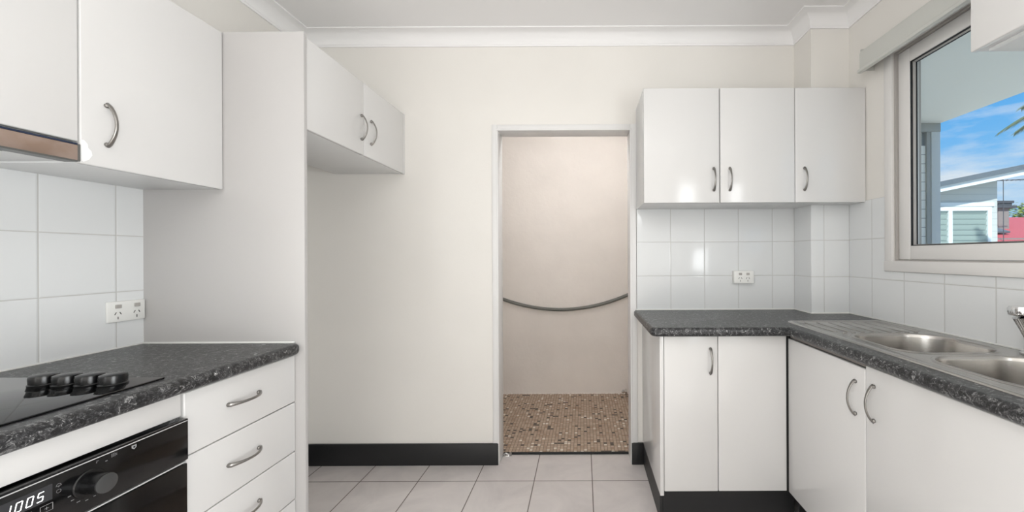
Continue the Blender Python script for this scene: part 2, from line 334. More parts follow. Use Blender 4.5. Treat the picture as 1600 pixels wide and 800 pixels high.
# doorway to the laundry
YD = YB + T
dr_ = bmesh.new()
box(dr_, DX0 - 0.036, DX0 - 0.004, YB - 0.007, YB + 0.002, 0.127, DZ + 0.036, bev=0.002)
box(dr_, DX1 + 0.004, DX1 + 0.040, YB - 0.007, YB + 0.002, 0.127, DZ + 0.036, bev=0.002)
box(dr_, DX0 - 0.004, DX1 + 0.004, YB - 0.007, YB + 0.002, DZ + 0.004, DZ + 0.036, bev=0.002)
dr1 = struct('door_1', dr_, M['trim'])
bm = bmesh.new(); box(bm, DX0 - 0.012, DX0, YB - 0.009, YD, 0, DZ, bev=0.002); box(bm, DX1, DX1 + 0.012, YB - 0.009, YD, 0, DZ, bev=0.002); box(bm, DX0 - 0.012, DX1 + 0.012, YB - 0.009, YD, DZ, DZ + 0.012, bev=0.002)
struct('jamb', bm, M['trim'], dr1)
bm = bmesh.new(); box(bm, DX1 + 0.062, DX1 + 0.070, YB - 0.012, YB, 1.93, 1.965, bev=0.002)
struct('latch', bm, M['track'], dr1)
struct('threshold_strip', bx(DX0, DX1, YD - 0.012, YD + 0.006, 0, 0.011, bev=0.003), M['rubber'], dr1)

# laundry beyond the doorway
LX0, LX1, LY1, LZ = -1.15, 0.95, 3.47, 2.40
struct('floor', bx(LX0, LX1, YD, LY1 + 0.1, -0.09, 0.008), M['mosaic'])
# rough line where render meets the mosaic: back wall with a slightly wavy foot
bm = bx(LX0, LX1, LY1, LY1 + 0.1, 0.008, LZ)
struct('wall_laundry_back', bm, M['render'])
struct('wall_laundry_left', bx(LX0 - 0.1, LX0, YD, LY1, 0.0, LZ), M['render'])
struct('wall_laundry_right', bx(LX1, LX1 + 0.1, YD, LY1, 0.0, LZ), M['render'])
struct('ceiling', bx(LX0 - 0.1, LX1 + 0.1, YD, LY1 + 0.1, LZ, LZ + 0.1), M['ceiling'])
# grout / render crumbs along the joint
bm = bmesh.new()
x = LX0
while x < LX1:
    r = random.uniform(0.004, 0.011)
    lathe(bm, [(r, 0), (r * .7, r * .5), (0.001, r * .7)], (x, LY1 - 0.003, 0.008), seg=7); x += random.uniform(0.008, 0.02)
struct('mortar_edge', bm, M['render'], bpy.data.objects['wall_laundry_back'])

def globe(loc, r, drop, strength, label):
    """opal glass globe on a short stem: the glass itself gives the light"""
    t = thing('ceiling_light', label, 'light', loc)
    x, y, z = loc
    bm = bmesh.new(); lathe(bm, [(r * .55, 0), (r * .56, -0.012), (r * .5, -0.022), (0.012, -0.026), (0.012, -drop)], loc, seg=32); obj('stem', bm, M['white_plastic'], t)
    m = mat('opal glass', (1, 1, 1, 1), 0.4); bsdf(m).inputs['Emission Color'].default_value = (0.97, 0.99, 1.0, 1); bsdf(m).inputs['Emission Strength'].default_value = strength
    prof = [(max(0.001, r * math.sin(a)), -drop - r + r * math.cos(a)) for a in [PI * i / 20 for i in range(21)]]
    bm = bmesh.new(); lathe(bm, prof, loc, seg=32); obj('globe', bm, m, t)
    return t
globe((-0.02, 0.35, ZC), 0.13, 0.12, FILL_L, 'unseen opal globe added on the kitchen ceiling as a fill light')  # globe added out of view to light the kitchen, no such fitting known
globe((0.0, 2.58, LZ), 0.09, 0.03, LAUNDRY_L, 'small opal globe light on the laundry ceiling beyond the doorway')

# hose hanging across the laundry back wall
pts = []
for i in range(41):
    u = i / 40; x = -1.0 + u * 1.75
    pts.append((x, LY1 - 0.016, 0.757 + 0.29 * (x + 0.20) ** 2 * 1.25 ))
bm = bmesh.new(); tube(bm, pts, 0.0145, 12)
tag(obj('drain_hose', bm, M['hose'], loc=(-0.2, LY1 - 0.016, 0.75)), 'grey plastic hose sagging across the laundry back wall', 'hose')
# metal bits at the floor
t = thing('pipe_valve', 'small chrome pipe valve at the laundry back wall, right side of doorway', 'valve', (0.36, 3.40, 0.008))
bm = bmesh.new(); tube(bm, [(0.375, LY1, 0.04), (0.372, 3.41, 0.04), (0.35, 3.38, 0.055)], 0.009, 10); tube(bm, [(0.372, 3.415, 0.008), (0.372, 3.415, 0.045)], 0.008, 10); obj('pipe', bm, M['chrome'], t)
bm = bmesh.new(); lathe(bm, [(0.016, 0), (0.018, 0.006), (0.012, 0.014)], (0.345, 3.37, 0.058), dirv=(-.5, -.5, .6), seg=8); obj('handle', bm, M['chrome'], t)
t = thing('floor_bracket', 'small bent metal bracket lying at left end of the black threshold strip', 'bracket', (-0.475, 2.40, 0.0))
bm = bmesh.new(); box(bm, -0.497, -0.455, 2.392, 2.412, 0.0, 0.006, bev=0.002); tube(bm, [(-0.497, 2.40, 0.010), (-0.48, 2.395, 0.022), (-0.462, 2.40, 0.012), (-0.450, 2.402, 0.004)], 0.005, 8); obj('bent_strap', bm, M['chrome'], t)
bm = bmesh.new(); lathe(bm, [(0.008, 0), (0.008, 0.016), (0.004, 0.02)], (-0.452, 2.400, 0.006), seg=8); obj('screw', bm, M['pewter'], t)

# ------------------------------------------------------------ handles
def handle_bm(L=0.122, depth=0.026):
    """bow handle standing along local Z, fixed to a face whose outward normal is local -Y"""
    bm = bmesh.new(); n = 22; seg = 10; rings = []
    for i in range(n + 1):
        u = i / n; s = (u - .5)
        z = s * L
        y = -depth * (1 - (2 * abs(s)) ** 2.0) ** 0.9 - 0.004
        wide = 0.0042 + 0.0030 * abs(2 * s) ** 2.2 if abs(s) < .485 else 0.0045
        thin = 0.0030
        du = 1e-3; 
        y2 = -depth * (1 - min(1, (2 * abs(s + (du if s < 0 else -du)))) ** 2.0) ** 0.9 - 0.004
        tz = du * L; ty = (y2 - y) * (1 if s < 0 else -1); ln = math.hypot(tz, ty); tz /= ln; ty /= ln
        ring = []
        for k in range(seg):
            a = 2 * PI * k / seg; cx = wide * math.cos(a); cn = thin * math.sin(a)
            ring.append(bm.verts.new((cx, y - tz * cn, z + ty * cn)))
        rings.append(ring)
    for a, b in zip(rings, rings[1:]):
        for i in range(seg): bm.faces.new((a[i], a[(i + 1) % seg], b[(i + 1) % seg], b[i]))
    bm.faces.new(rings[0][::-1]); bm.faces.new(rings[-1])
    for s in (-1, 1):
        lathe(bm, [(0.0062, 0), (0.0066, 0.003), (0.0058, 0.0065), (0.003, 0.008)], (0, 0, s * (L / 2 - 0.006)), dirv=(0, -1, 0), seg=14)
    return bm
_h = handle_bm(); bmesh.ops.recalc_face_normals(_h, faces=_h.faces[:]); HM = bpy.data.meshes.new('handle'); _h.to_mesh(HM); _h.free(); HM.materials.append(M['pewter']); HM.shade_smooth()
def handle(parent, x, y, z, facing, horizontal=False):
    o = bpy.data.objects.new('handle', HM); COL.objects.link(o); o.parent = parent
    o.location = Vector((x, y, z)) - Vector(origin(parent))
    rz = {'-Y': 0, '+X': PI / 2, '-X': -PI / 2}[facing]
    o.rotation_mode = 'XYZ'
    mtx = Matrix.Rotation(rz, 4, 'Z') @ (Matrix.Rotation(PI / 2, 4, 'Y') if horizontal else Matrix.Identity(4))
    o.rotation_euler = mtx.to_euler()
    o['label'] = 'brushed metal bow handle'
    return o

DT = 0.017    # door thickness
G = 0.0015
def door_x(parent, xf, out, y0, y1, z0, z1, name='door'):
    """door on a face x = xf, outward direction out (+1 / -1)"""
    a, b = (xf - DT, xf) if out > 0 else (xf, xf + DT)
    return obj(name, bx(a, b, y0 + G, y1 - G, z0 + G, z1 - G, bev=0.0035, seg=3), M['cab'], parent)
def door_y(parent, yf, x0, x1, z0, z1, name='door'):
    return obj(name, bx(x0 + G, x1 - G, yf, yf + DT, z0 + G, z1 - G, bev=0.0035, seg=3), M['cab'], parent)

# ------------------------------------------------------------ left side
XF = -1.345       # upper door faces, left
ZU0, ZU1 = 1.486, 2.072
t = thing('wall_cabinet', 'white gloss wall cabinet beside the range hood, single door with handle low at left', 'cabinet', (XL, 1.25, ZU0), 'white gloss kitchen cabinets')
obj('body', bx(XL + 0.001, XF - DT - 0.001, 1.044, 1.4615, ZU0, ZU1, bev=0.001), M['carcass'], t)
d = door_x(t, XF, 1, 1.044, 1.4615, ZU0 - 0.003, ZU1 + 0.002)
handle(d, XF, 1.103, 1.605, '+X')
bm = bmesh.new(); pts = [(1.047, 1.492), (1.052, 1.49), (1.064, 1.499), (1.071, 1.512), (1.069, 1.523), (1.062, 1.530), (1.061, 1.540), (1.053, 1.549), (1.047, 1.549)]
prism(bm, pts, XF - 0.0005, XF + 0.0006, 'X'); obj('chipped_corner', bm, M['chip'], d, label='bare white chipped patch at the door corner')
t = thing('wall_cabinet', 'white gloss wall cabinet directly above the range hood', 'cabinet', (XL, 0.75, 1.548), 'white gloss kitchen cabinets')
obj('body', bx(XL + 0.001, XF - DT - 0.001, 0.444, 1.0435, 1.548, ZU1, bev=0.001), M['carcass'], t)
door_x(t, XF, 1, 0.444, 1.0435, 1.540, ZU1 + 0.002)

# range hood
t = thing('range_hood', 'slide-out range hood with bronze-tinted metal front under the wall cabinet', 'range hood', (XL, 0.75, 1.49))
obj('body', bx(XL + 0.001, XF - 0.022, 0.446, 1.042, 1.497, 1.547, bev=0.003), M['white_plastic'], t)
fr_ = obj('front_rail', bx(XF - 0.020, XF + 0.004, 0.446, 1.040, 1.490, 1.531, bev=0.002), M['bronze'], t, label='bronze-tinted metal front rail')
obj('film_edge', bx(XF - 0.018, XF + 0.003, 0.446, 1.038, 1.5315, 1.536), M['blueedge'], fr_)
bm = bmesh.new(); box(bm, XF - 0.022, XF + 0.0045, 1.0365, 1.0425, 1.488, 1.534, bev=0.001); box(bm, XF - 0.030, XF + 0.0045, 0.446, 1.036, 1.486, 1.4905)
obj('rail_trim', bm, M['steel_dark'], fr_)
flt = obj('grease_filter', bx(-1.60, XF - 0.045, 0.47, 0.945, 1.4925, 1.4965), M['steel_dark'], t)
bm = bmesh.new(); y = 0.48
while y < 0.94: box(bm, -1.59, XF - 0.055, y, y + 0.006, 1.490, 1.4935); y += 0.012
obj('filter_ribs', bm, M['pewter'], flt)
obj('underside_panel', bx(XL + 0.002, XF - 0.03, 0.95, 1.041, 1.490, 1.4965, bev=0.001), M['carcass'], t)

# tall end panel
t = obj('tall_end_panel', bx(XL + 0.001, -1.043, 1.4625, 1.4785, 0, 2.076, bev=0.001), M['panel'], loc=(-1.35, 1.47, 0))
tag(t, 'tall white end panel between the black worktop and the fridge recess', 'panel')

# over-fridge cabinet
t = thing('overhead_cabinet', 'white two-door cabinet above the empty fridge recess, right of the tall panel', 'cabinet', (-1.25, 1.9, 1.717), 'white gloss kitchen cabinets')
XO = -1.050
obj('body', bx(-1.463, XO - DT - 0.001, 1.479, YB - 0.002, 1.720, 2.068, bev=0.001), M['carcass'], t)
for y0, y1, hy in ((1.480, 1.878, 1.853), (1.878, 2.287, 1.936)):
    d = door_x(t, XO, 1, y0, y1, 1.717, 2.070); handle(d, XO, hy, 1.845, '+X')
obj('filler_strip', bx(XO - DT, XO - 0.001, 2.288, YB - 0.001, 1.717, 2.070), M['cab'], t)

# left lower units
XD = -1.078
t = thing('drawer_cabinet', 'white base cabinet with four stacked drawers between oven and tall panel', 'cabinet', (-1.36, 1.26, 0), 'white gloss kitchen cabinets')
obj('body', bx(XL + 0.001, XD - DT - 0.001, 1.052, 1.4615, 0.13, 0.868), M['carcass'], t)
obj('kickboard', bx(XL + 0.04, XD - 0.06, 1.052, 1.4615, 0, 0.13), M['black'], t)
for z0, z1, hz in ((0.690, 0.866, 0.784), (0.506, 0.690, 0.600), (0.328, 0.506, 0.425), (0.135, 0.328, 0.245)):
    d = door_x(t, XD, 1, 1.052, 1.461, z0, z1, 'drawer'); handle(d, XD, 1.238, hz, '+X', True)
t = thing('oven_cabinet', 'white base cabinet frame holding the built-in oven under the cooktop', 'cabinet', (-1.36, 0.75, 0), 'white gloss kitchen cabinets')
bm = bmesh.new(); box(bm, XL + 0.001, XD - 0.02, 1.036, 1.0505, 0.13, 0.868); box(bm, XL + 0.001, XD - 0.02, 0.436, 0.450, 0.13, 0.868); box(bm, XL + 0.001, XD - 0.02, 0.450, 1.036, 0.13, 0.15); box(bm, XL + 0.001, XL + 0.015, 0.45, 1.036, 0.15, 0.868)
obj('body', bm, M['carcass'], t)
obj('rail', bx(XD - 0.018, XD - 0.001, 0.452, 1.046, 0.806, 0.868, bev=0.001), M['cab'], t)
obj('kickboard', bx(XL + 0.04, XD - 0.06, 0.436, 1.0505, 0, 0.13), M['black'], t)

# oven
ov = thing('oven', 'built-in black oven with round dial and lit 1005 clock display', 'oven', (-1.3, 0.75, 0.16))
XV = -1.062
obj('housing', bx(XL + 0.06, XD - 0.02, 0.462, 1.030, 0.16, 0.795), M['black'], ov)
cp = obj('control_panel', bx(XD - 0.018, XV, 0.452, 1.0485, 0.690, 0.800, bev=0.002), M['ovenblack'], ov)
bm = bmesh.new(); box(bm, XV - 0.004, XV + 0.0008, 0.455, 1.046, 0.7935, 0.7955); obj('chrome_line', bm, M['silver'], cp)
obj('lower_line', bx(XD - 0.018, XV - 0.003, 0.455, 1.046, 0.6835, 0.6865), M['silver'], ov)
od = obj('oven_door', bx(XD - 0.018, XV - 0.002, 0.452, 1.0485, 0.165, 0.6805, bev=0.003), M['ovendoor'], ov)
# dial
KY, KZ = 0.838, 0.7475
bm = bmesh.new(); lathe(bm, [(0.029, 0), (0.029, 0.002), (0.0275, 0.004), (0.022, 0.0045)], (XV, KY, KZ), 'X', 40)
dial = obj('dial', bm, M['knobblack'], ov)
bm = bmesh.new(); lathe(bm, [(0.0215, 0.0045), (0.0215, 0.034), (0.0208, 0.037), (0.0195, 0.0378)], (XV, KY, KZ), 'X', 40); obj('grip', bm, M['knobblack'], dial)
bm = bmesh.new(); lathe(bm, [(0.0196, 0.0375), (0.0196, 0.0385), (0.0185, 0.039)], (XV, KY, KZ), 'X', 40); obj('cap', bm, M['knobface'], dial)
# printed marks around the dial
def mark(bm, y, z, wy, wz): box(bm, XV + 0.0001, XV + 0.0006, y - wy / 2, y + wy / 2, z - wz / 2, z + wz / 2)
def symbol(*marks):
    bm = bmesh.new()
    for mk_ in marks: mark(bm, *mk_)
    obj('printed_symbol', bm, M['icondim'], cp)
symbol((0.852, 0.7875, .004, .001)); symbol((0.8505, 0.7845, .0015, .0015))
for k in range(3): symbol((0.878 + k * .0028, 0.786, .0009, .008))
symbol((0.8865, 0.787, .003, .0012)); symbol((0.8865, 0.784, .003, .0012)); symbol((0.868, 0.7795, .004, .0022))
for a, w_ in ((195, .005), (215, .005), (237, .0055), (262, .005), (285, .004)):
    symbol((KY + 0.034 * math.cos(math.radians(a)), KZ + 0.034 * math.sin(math.radians(a)), w_, .0016))
bm = bmesh.new(); prism(bm, [(0.9165, 0.789), (0.9265, 0.789), (0.9265, 0.783), (0.9215, 0.7785), (0.9165, 0.783)], XV + .0001, XV + .0006, 'X')
sh = obj('shield_symbol', bm, M['icon'], cp)
bm = bmesh.new(); prism(bm, [(0.9195, 0.786), (0.9235, 0.786), (0.9235, 0.7835), (0.9215, 0.782), (0.9195, 0.7835)], XV + .0006, XV + .0010, 'X'); obj('shield_mark', bm, M['ovenblack'], sh)
# display and its digits: 1005
obj('display', bx(XV - 0.001, XV + 0.0004, 0.700, 0.7795, 0.750, 0.7805), M['screen'], cp)
SEG = {'0': 'abcdef', '1': 'bc', '5': 'acdfg'}
def seg7(bm, ch, y, z, wy=0.0078, hz=0.0165, th=0.0012):
    sl = 0.18
    def q(pa, pb):
        (ya, za), (yb, zb) = pa, pb
        dy, dz = yb - ya, zb - za; L = math.hypot(dy, dz); ny, nz_ = -dz / L * th / 2, dy / L * th / 2; ey, ez = dy / L * th * .25, dz / L * th * .25
        P = [(ya + ey + ny, za + ez + nz_), (ya + ey - ny, za + ez - nz_), (yb - ey - ny, zb - ez - nz_), (yb - ey + ny, zb - ez + nz_)]
        prism(bm, P, XV + 0.0004, XV + 0.0009, 'X')
    f = lambda u, v: (y + u * wy + sl * v * hz, z + v * hz)
    S = {'a': (f(0, 1), f(1, 1)), 'b': (f(1, 1), f(1, .5)), 'c': (f(1, .5), f(1, 0)), 'd': (f(0, 0), f(1, 0)), 'e': (f(0, 0), f(0, .5)), 'f': (f(0, .5), f(0, 1)), 'g': (f(0, .5), f(1, .5))}
    for s_ in SEG[ch]: q(*S[s_])
bm = bmesh.new()
for i, ch in enumerate('1005'): seg7(bm, ch, 0.7125 + i * 0.0148, 0.7555)
obj('clock_digits', bm, M['led'], cp)
bm = bmesh.new()
tube(bm, [(XV + .0003, 0.789 + .0035 * math.cos(a), 0.7715 + .0035 * math.sin(a)) for a in [i * PI / 8 for i in range(9)]], 0.0004, 6); mark(bm, 0.789, 0.7705, .0088, .0008); mark(bm, 0.789, 0.7685, .0018, .0012)
tube(bm, [(XV + .0003, 0.789 + .0035 * math.cos(a), 0.760 + .0035 * math.sin(a)) for a in [i * PI / 8 for i in range(17)]], 0.0003, 6)
obj('bell_symbol', bm, M['icondim'], cp)
bm = bmesh.new()
for (c_, s1) in ((0.771, '+'), (0.741, '-')):
    for y_ in (c_ - .009, c_ + .009): mark(bm, y_, 0.7365, .0006, .0135)
    for z_ in (0.7365 - .0067, 0.7365 + .0067): mark(bm, c_, z_, .018, .0006)
    mark(bm, c_, 0.7365, .006, .0006)
    if s1 == '+': mark(bm, c_, 0.7365, .0006, .006)
obj('button_outlines', bm, M['icon'], cp)

t = thing('base_cabinet', 'white base cabinet on the left side, nearer than the oven', 'cabinet', (-1.36, 0.15, 0), 'white gloss kitchen cabinets')
obj('body', bx(XL + 0.001, XD - DT - 0.001, -0.15, 0.434, 0.13, 0.868), M['carcass'], t); obj('kickboard', bx(XL + 0.04, XD - 0.06, -0.15, 0.434, 0, 0.13), M['black'], t)
d = door_x(t, XD, 1, -0.15, 0.434, 0.135, 0.866); handle(d, XD, 0.38, 0.75, '+X')

# worktops: polygon slab with rounded front edges
def slab(poly, z0, z1, front, corner=(), rc=0.03, re=0.015):
    bm = bmesh.new(); prism(bm, poly, z0, z1)
    bm.edges.ensure_lookup_table()
    vert_e = [e for e in bm.edges if abs(e.verts[0].co.z - e.verts[1].co.z) > 1e-4 and any((e.verts[0].co.xy - Vector(c)).length < 1e-4 for c in corner)]
    if vert_e: bmesh.ops.bevel(bm, geom=vert_e, offset=rc, segments=6, profile=0.5, affect='EDGES')
    es = [e for e in bm.edges if abs(e.verts[0].co.z - e.verts[1].co.z) < 1e-4 and front((e.verts[0].co + e.verts[1].co) / 2) and front(e.verts[0].co) and front(e.verts[1].co)]
    bmesh.ops.bevel(bm, geom=es, offset=re, segments=5, profile=0.5, affect='EDGES')
    return bm
XBL = -1.052
lb = slab([(XL + TT, -0.15), (XBL, -0.15), (XBL, 1.4620), (XL + TT, 1.4620)], BT - 0.040, BT, lambda p: p.x > XBL - 0.045, [(XBL, 1.462)], rc=0.025)
lw = obj('worktop', lb, M['granite'], loc=(-1.35, 0.6, BT - 0.04)); tag(lw, 'black speckled worktop on the left holding the cooktop', 'worktop')
bm = bmesh.new(); box(bm, XL + TT, -1.08, 1.456, 1.4622, BT - 0.001, BT + 0.006, bev=0.002); box(bm, XL + TT, XL + TT + 0.005, 0.4, 1.456, BT - 0.001, BT + 0.005, bev=0.002)
obj('sealant_bead', bm, M['white_plastic'], lw)

# cooktop
ct = thing('cooktop', 'black glass cooktop set in the left worktop with four black knobs', 'cooktop', (-1.36, 0.74, BT))
g_ = bx(-1.618, -1.108, 0.444, 1.034, BT + 0.0002, BT + 0.005, bev=0.002)
obj('glass_top', g_, M['blackglass'], ct)
bm = bmesh.new()
for i, x in enumerate((-1.343, -1.2855, -1.2285, -1.171)):
    bm = bmesh.new(); lathe(bm, [(0.0262, 0.0002), (0.0268, 0.004), (0.0255, 0.006), (0.0245, 0.0065), (0.025, 0.020), (0.0238, 0.0255), (0.019, 0.0275), (0.001, 0.028)], (x, 0.972, BT + 0.005), 'Z', 36)
    k = obj('knob', bm, M['knobblack'], ct)
# ------------------------------------------------------------ right side lower
XK, YK = 0.932, 1.784        # door faces (right run / back wing)
ZK = 0.150
t = thing('corner_base_cabinet', 'white base cabinet beside the doorway: handled door and plain corner door', 'cabinet', (0.63, 2.0, 0), 'white gloss kitchen cabinets')
obj('body', bx(0.366, XK + 0.02, YK + DT + 0.001, YB - 0.001, ZK, 0.868), M['carcass'], t)
obj('side_panel', bx(0.348, 0.3655, YK - 0.001, YB - 0.001, 0.133, 0.869, bev=0.0015), M['cab'], t)
obj('kickboard', bx(0.3515, XK + 0.045, YK + 0.032, YB - 0.002, 0, 0.1325), M['black'], t)
bx_k = bx(0.3665, XK + 0.0, YK + 0.028, YK + 0.0315, 0, ZK - 0.0005); obj('kick_face', bx_k, M['black'], t)
d = door_y(t, YK, 0.3665, 0.6145, ZK, 0.862); handle(d, 0.579, YK, 0.748, '-Y')
door_y(t, YK, 0.6145, XK - 0.003, ZK, 0.862); obj('corner_gap_shade', bx(XK - 0.003, XK + 0.016, YK + 0.004, YK + DT, ZK, 0.862), M['gap'], t)  # dark strip stands in for the shade inside the corner gap
t = thing('sink_cabinet', 'white two-door base cabinet under the sink, handles meeting at the middle', 'cabinet', (1.2, 1.29, 0), 'white gloss kitchen cabinets')
bm = bmesh.new(); box(bm, XK + DT + 0.001, XR - 0.008, 0.792, 0.808, ZK, 0.868); box(bm, XK + DT + 0.001, XR - 0.008, 1.756, 1.772, ZK, 0.868); box(bm, XK + DT + 0.001, XR - 0.008, 0.808, 1.756, ZK, ZK + 0.016); box(bm, XR - 0.02, XR - 0.008, 0.808, 1.756, ZK + 0.016, 0.868)
obj('body', bm, M['carcass'], t)
obj('kickboard', bx(XK + 0.046, XR - 0.01, 0.792, YK - 0.01, 0, ZK - 0.0005), M['black'], t)
d = door_x(t, XK, -1, 1.292, YK - 0.004, ZK, 0.853); handle(d, XK, 1.337, 0.742, '-X')
d = door_x(t, XK, -1, 0.792, 1.292, ZK, 0.866); handle(d, XK, 1.252, 0.752, '-X')
obj('gap_shade_strip', bx(XK + 0.010, XK + 0.017, 1.294, YK - 0.008, 0.8545, 0.868), M['gapshade'], t)  # strip coloured as the brown shadow in the gap above the door
t = thing('base_cabinet', 'white base cabinet on the right side, nearer than the sink cabinet', 'cabinet', (1.2, 0.3, 0), 'white gloss kitchen cabinets')
obj('body', bx(XK + DT + 0.001, XR - 0.008, -0.15, 0.790, ZK, 0.868), M['carcass'], t); obj('kickboard', bx(XK + 0.046, XR - 0.01, -0.15, 0.790, 0, ZK - 0.0005), M['black'], t)
for y0, y1, hy in ((0.32, 0.790, 0.365), (-0.15, 0.32, 0.275)):
    d = door_x(t, XK, -1, y0, y1, ZK, 0.866); handle(d, XK, hy, 0.752, '-X')

# right worktop (L shape, notched round the pillar), openings for the bowls
XB, YBF = 0.910, 1.722
pol = [(0.299, YB - TT - .0005), (0.299, YBF), (XB, YBF), (XB, -0.15), (XR - TT - .0005, -0.15), (XR - TT - .0005, PY - TT - .0005), (PX - TT - .0005, PY - TT - .0005), (PX - TT - .0005, YB - TT - .0005)]
def isf(p):
    a = abs(p.y - YBF) < 0.04 and p.x < XB + 0.001
    b = abs(p.x - XB) < 0.001 and p.y < YBF + 0.001
    c = p.x < 0.3395 and p.y < YB - 0.0
    return a or b or c
rb = slab(pol, BT - 0.040, BT, isf, [(0.299, YBF)], rc=0.035)
rw = obj('worktop', rb, M['granite'], loc=(1.0, 1.7, BT - 0.04)); tag(rw, 'black speckled L-shaped worktop on the right holding the steel sink', 'worktop')
cut = bpy.data.objects.new('cut', bpy.data.meshes.new('cut')); COL.objects.link(cut)
_b = bx(1.010, 1.400, 0.80, 1.590, BT - 0.1, BT + 0.1); _b.to_mesh(cut.data); _b.free()
md = rw.modifiers.new('b', 'BOOLEAN'); md.object = cut; md.operation = 'DIFFERENCE'; md.solver = 'EXACT'
bpy.context.view_layer.update(); dg = bpy.context.evaluated_depsgraph_get(); nm = bpy.data.meshes.new_from_object(rw.evaluated_get(dg)); rw.modifiers.clear(); rw.data = nm
bpy.data.objects.remove(cut)
nm.shade_smooth(); nm.set_sharp_from_angle(angle=math.radians(35))
bm = bmesh.new(); box(bm, 0.312, PX - TT, YB - TT - 0.006, YB - TT, BT - 0.001, BT + 0.006, bev=0.002); box(bm, PX - TT - 0.005, PX - TT, PY - TT, YB - TT, BT - 0.001, BT + 0.006, bev=0.002)
box(bm, PX - TT - 0.005, XR - TT, PY - TT - 0.006, PY - TT, BT - 0.001, BT + 0.006, bev=0.002); box(bm, XR - TT - 0.006, XR - TT, -0.15, PY - TT, BT - 0.001, BT + 0.006, bev=0.002)
obj('sealant_bead', bm, M['white_plastic'], rw)

# sink
sk = thing('sink', 'stainless steel double-bowl sink with ribbed drainer under the window', 'sink', (1.2, 1.3, BT))
SX0, SX1, SY0, SY1 = 0.975, 1.430, 0.76, 1.885
ZS = BT + 0.005
def rrect(x0, x1, y0, y1, r, n=8):
    if not isinstance(r, (list, tuple)): r = [r] * 4
    out = []
    for (cx, cy, a0, rr) in ((x1 - r[0], y1 - r[0], 0, r[0]), (x0 + r[1], y1 - r[1], 90, r[1]), (x0 + r[2], y0 + r[2], 180, r[2]), (x1 - r[3], y0 + r[3], 270, r[3])):
        for i in range(n + 1):
            a = math.radians(a0 + 90 * i / n); out.append((cx + rr * math.cos(a), cy + rr * math.sin(a)))
    return out
def off(x0, x1, y0, y1, r, d, n=8):   # the same outline moved inwards by d
    rr = [max(0.004, q - d) for q in (r if isinstance(r, (list, tuple)) else [r] * 4)]
    return rrect(x0 + d, x1 - d, y0 + d, y1 - d, rr, n)
B1 = (1.030, 1.378, 1.240, 1.560, [.13, .10, .09, .10]); B2 = (1.030, 1.378, 0.860, 1.205, [.12, .09, .12, .13]); DR = (1.005, 1.400, 1.590, 1.860, .04)
bm = bmesh.new()
outer = off(SX0, SX1, SY0, SY1, .03, 0.006); holes = [off(*B1, -0.007, n=14), off(*B2, -0.007, n=14), rrect(*DR)]
loops = [outer] + holes
allv = [bm.verts.new((x, y, ZS)) for lp in loops for x, y in lp]
for tri in tessellate_polygon([[Vector((x, y, 0)) for x, y in lp] for lp in loops]):
    try: bm.faces.new([allv[i] for i in tri])
    except ValueError: pass
idx = 0; LV = []
for lp in loops: LV.append(allv[idx:idx + len(lp)]); idx += len(lp)
def stitch(a, b):
    n = len(a)
    for i in range(n): bm.faces.new((a[i], a[(i + 1) % n], b[(i + 1) % n], b[i]))
prev = LV[0]
for d, z in ((0.002, -0.0012), (0.0, -0.0047)):
    ring = [bm.verts.new((x, y, ZS + z)) for x, y in off(SX0, SX1, SY0, SY1, .03, d)]; stitch(prev, ring); prev = ring
for B, lv in ((B1, LV[1]), (B2, LV[2])):
    prev = lv
    for d, z in ((-0.006, 0.0012), (-0.003, 0.0028), (0.001, 0.0032), (0.004, 0.0012), (0.0055, -0.003), (0.007, -0.012), (0.010, -0.10), (0.016, -0.128), (0.028, -0.143), (0.05, -0.150)):
        ring = [bm.verts.new((x, y, ZS + z)) for x, y in off(*B, d, n=14)]; stitch(prev, ring); prev = ring
    cx, cy = (B[0] + B[1]) / 2, (B[2] + B[3]) / 2
    for k, z in ((0.5, -0.153), (0.2, -0.156)):
        ring = [bm.verts.new((cx + (v.co.x - cx) * (k if k == .5 else .4), cy + (v.co.y - cy) * (k if k == .5 else .4), ZS + z)) for v in prev]; stitch(prev, ring); prev = ring
    bm.faces.new(prev)
prev = LV[3]
for d, z in ((0.004, -0.0035),):
    ring = [bm.verts.new((x, y, ZS + z)) for x, y in off(*DR, d)]; stitch(prev, ring); prev = ring
bm.faces.new(prev)
obj('basin', bm, M['steel'], sk, angle=50)
for B in (B1, B2):
    cx, cy = (B[0] + B[1]) / 2, (B[2] + B[3]) / 2; bm = bmesh.new(); lathe(bm, [(0.042, 0), (0.042, 0.003), (0.034, 0.004), (0.03, 0.001), (0.001, 0.001)], (cx, cy, ZS - 0.1555), seg=30); obj('drain', bm, M['chrome'], sk)
bm = bmesh.new(); x = 1.045
while x < 1.385:
    box(bm, x - 0.007, x + 0.007, 1.612, 1.835, ZS - 0.0045, ZS - 0.0018, bev=0.0013); x += 0.056
obj('drainer_ribs', bm, M['steel'], sk)
for k in range(9): obj('ledge_dimple', bx(1.05 + k * .036, 1.066 + k * .036, 1.578, 1.583, ZS - 0.0005, ZS + 0.0015, bev=0.0008), M['steel'], sk)

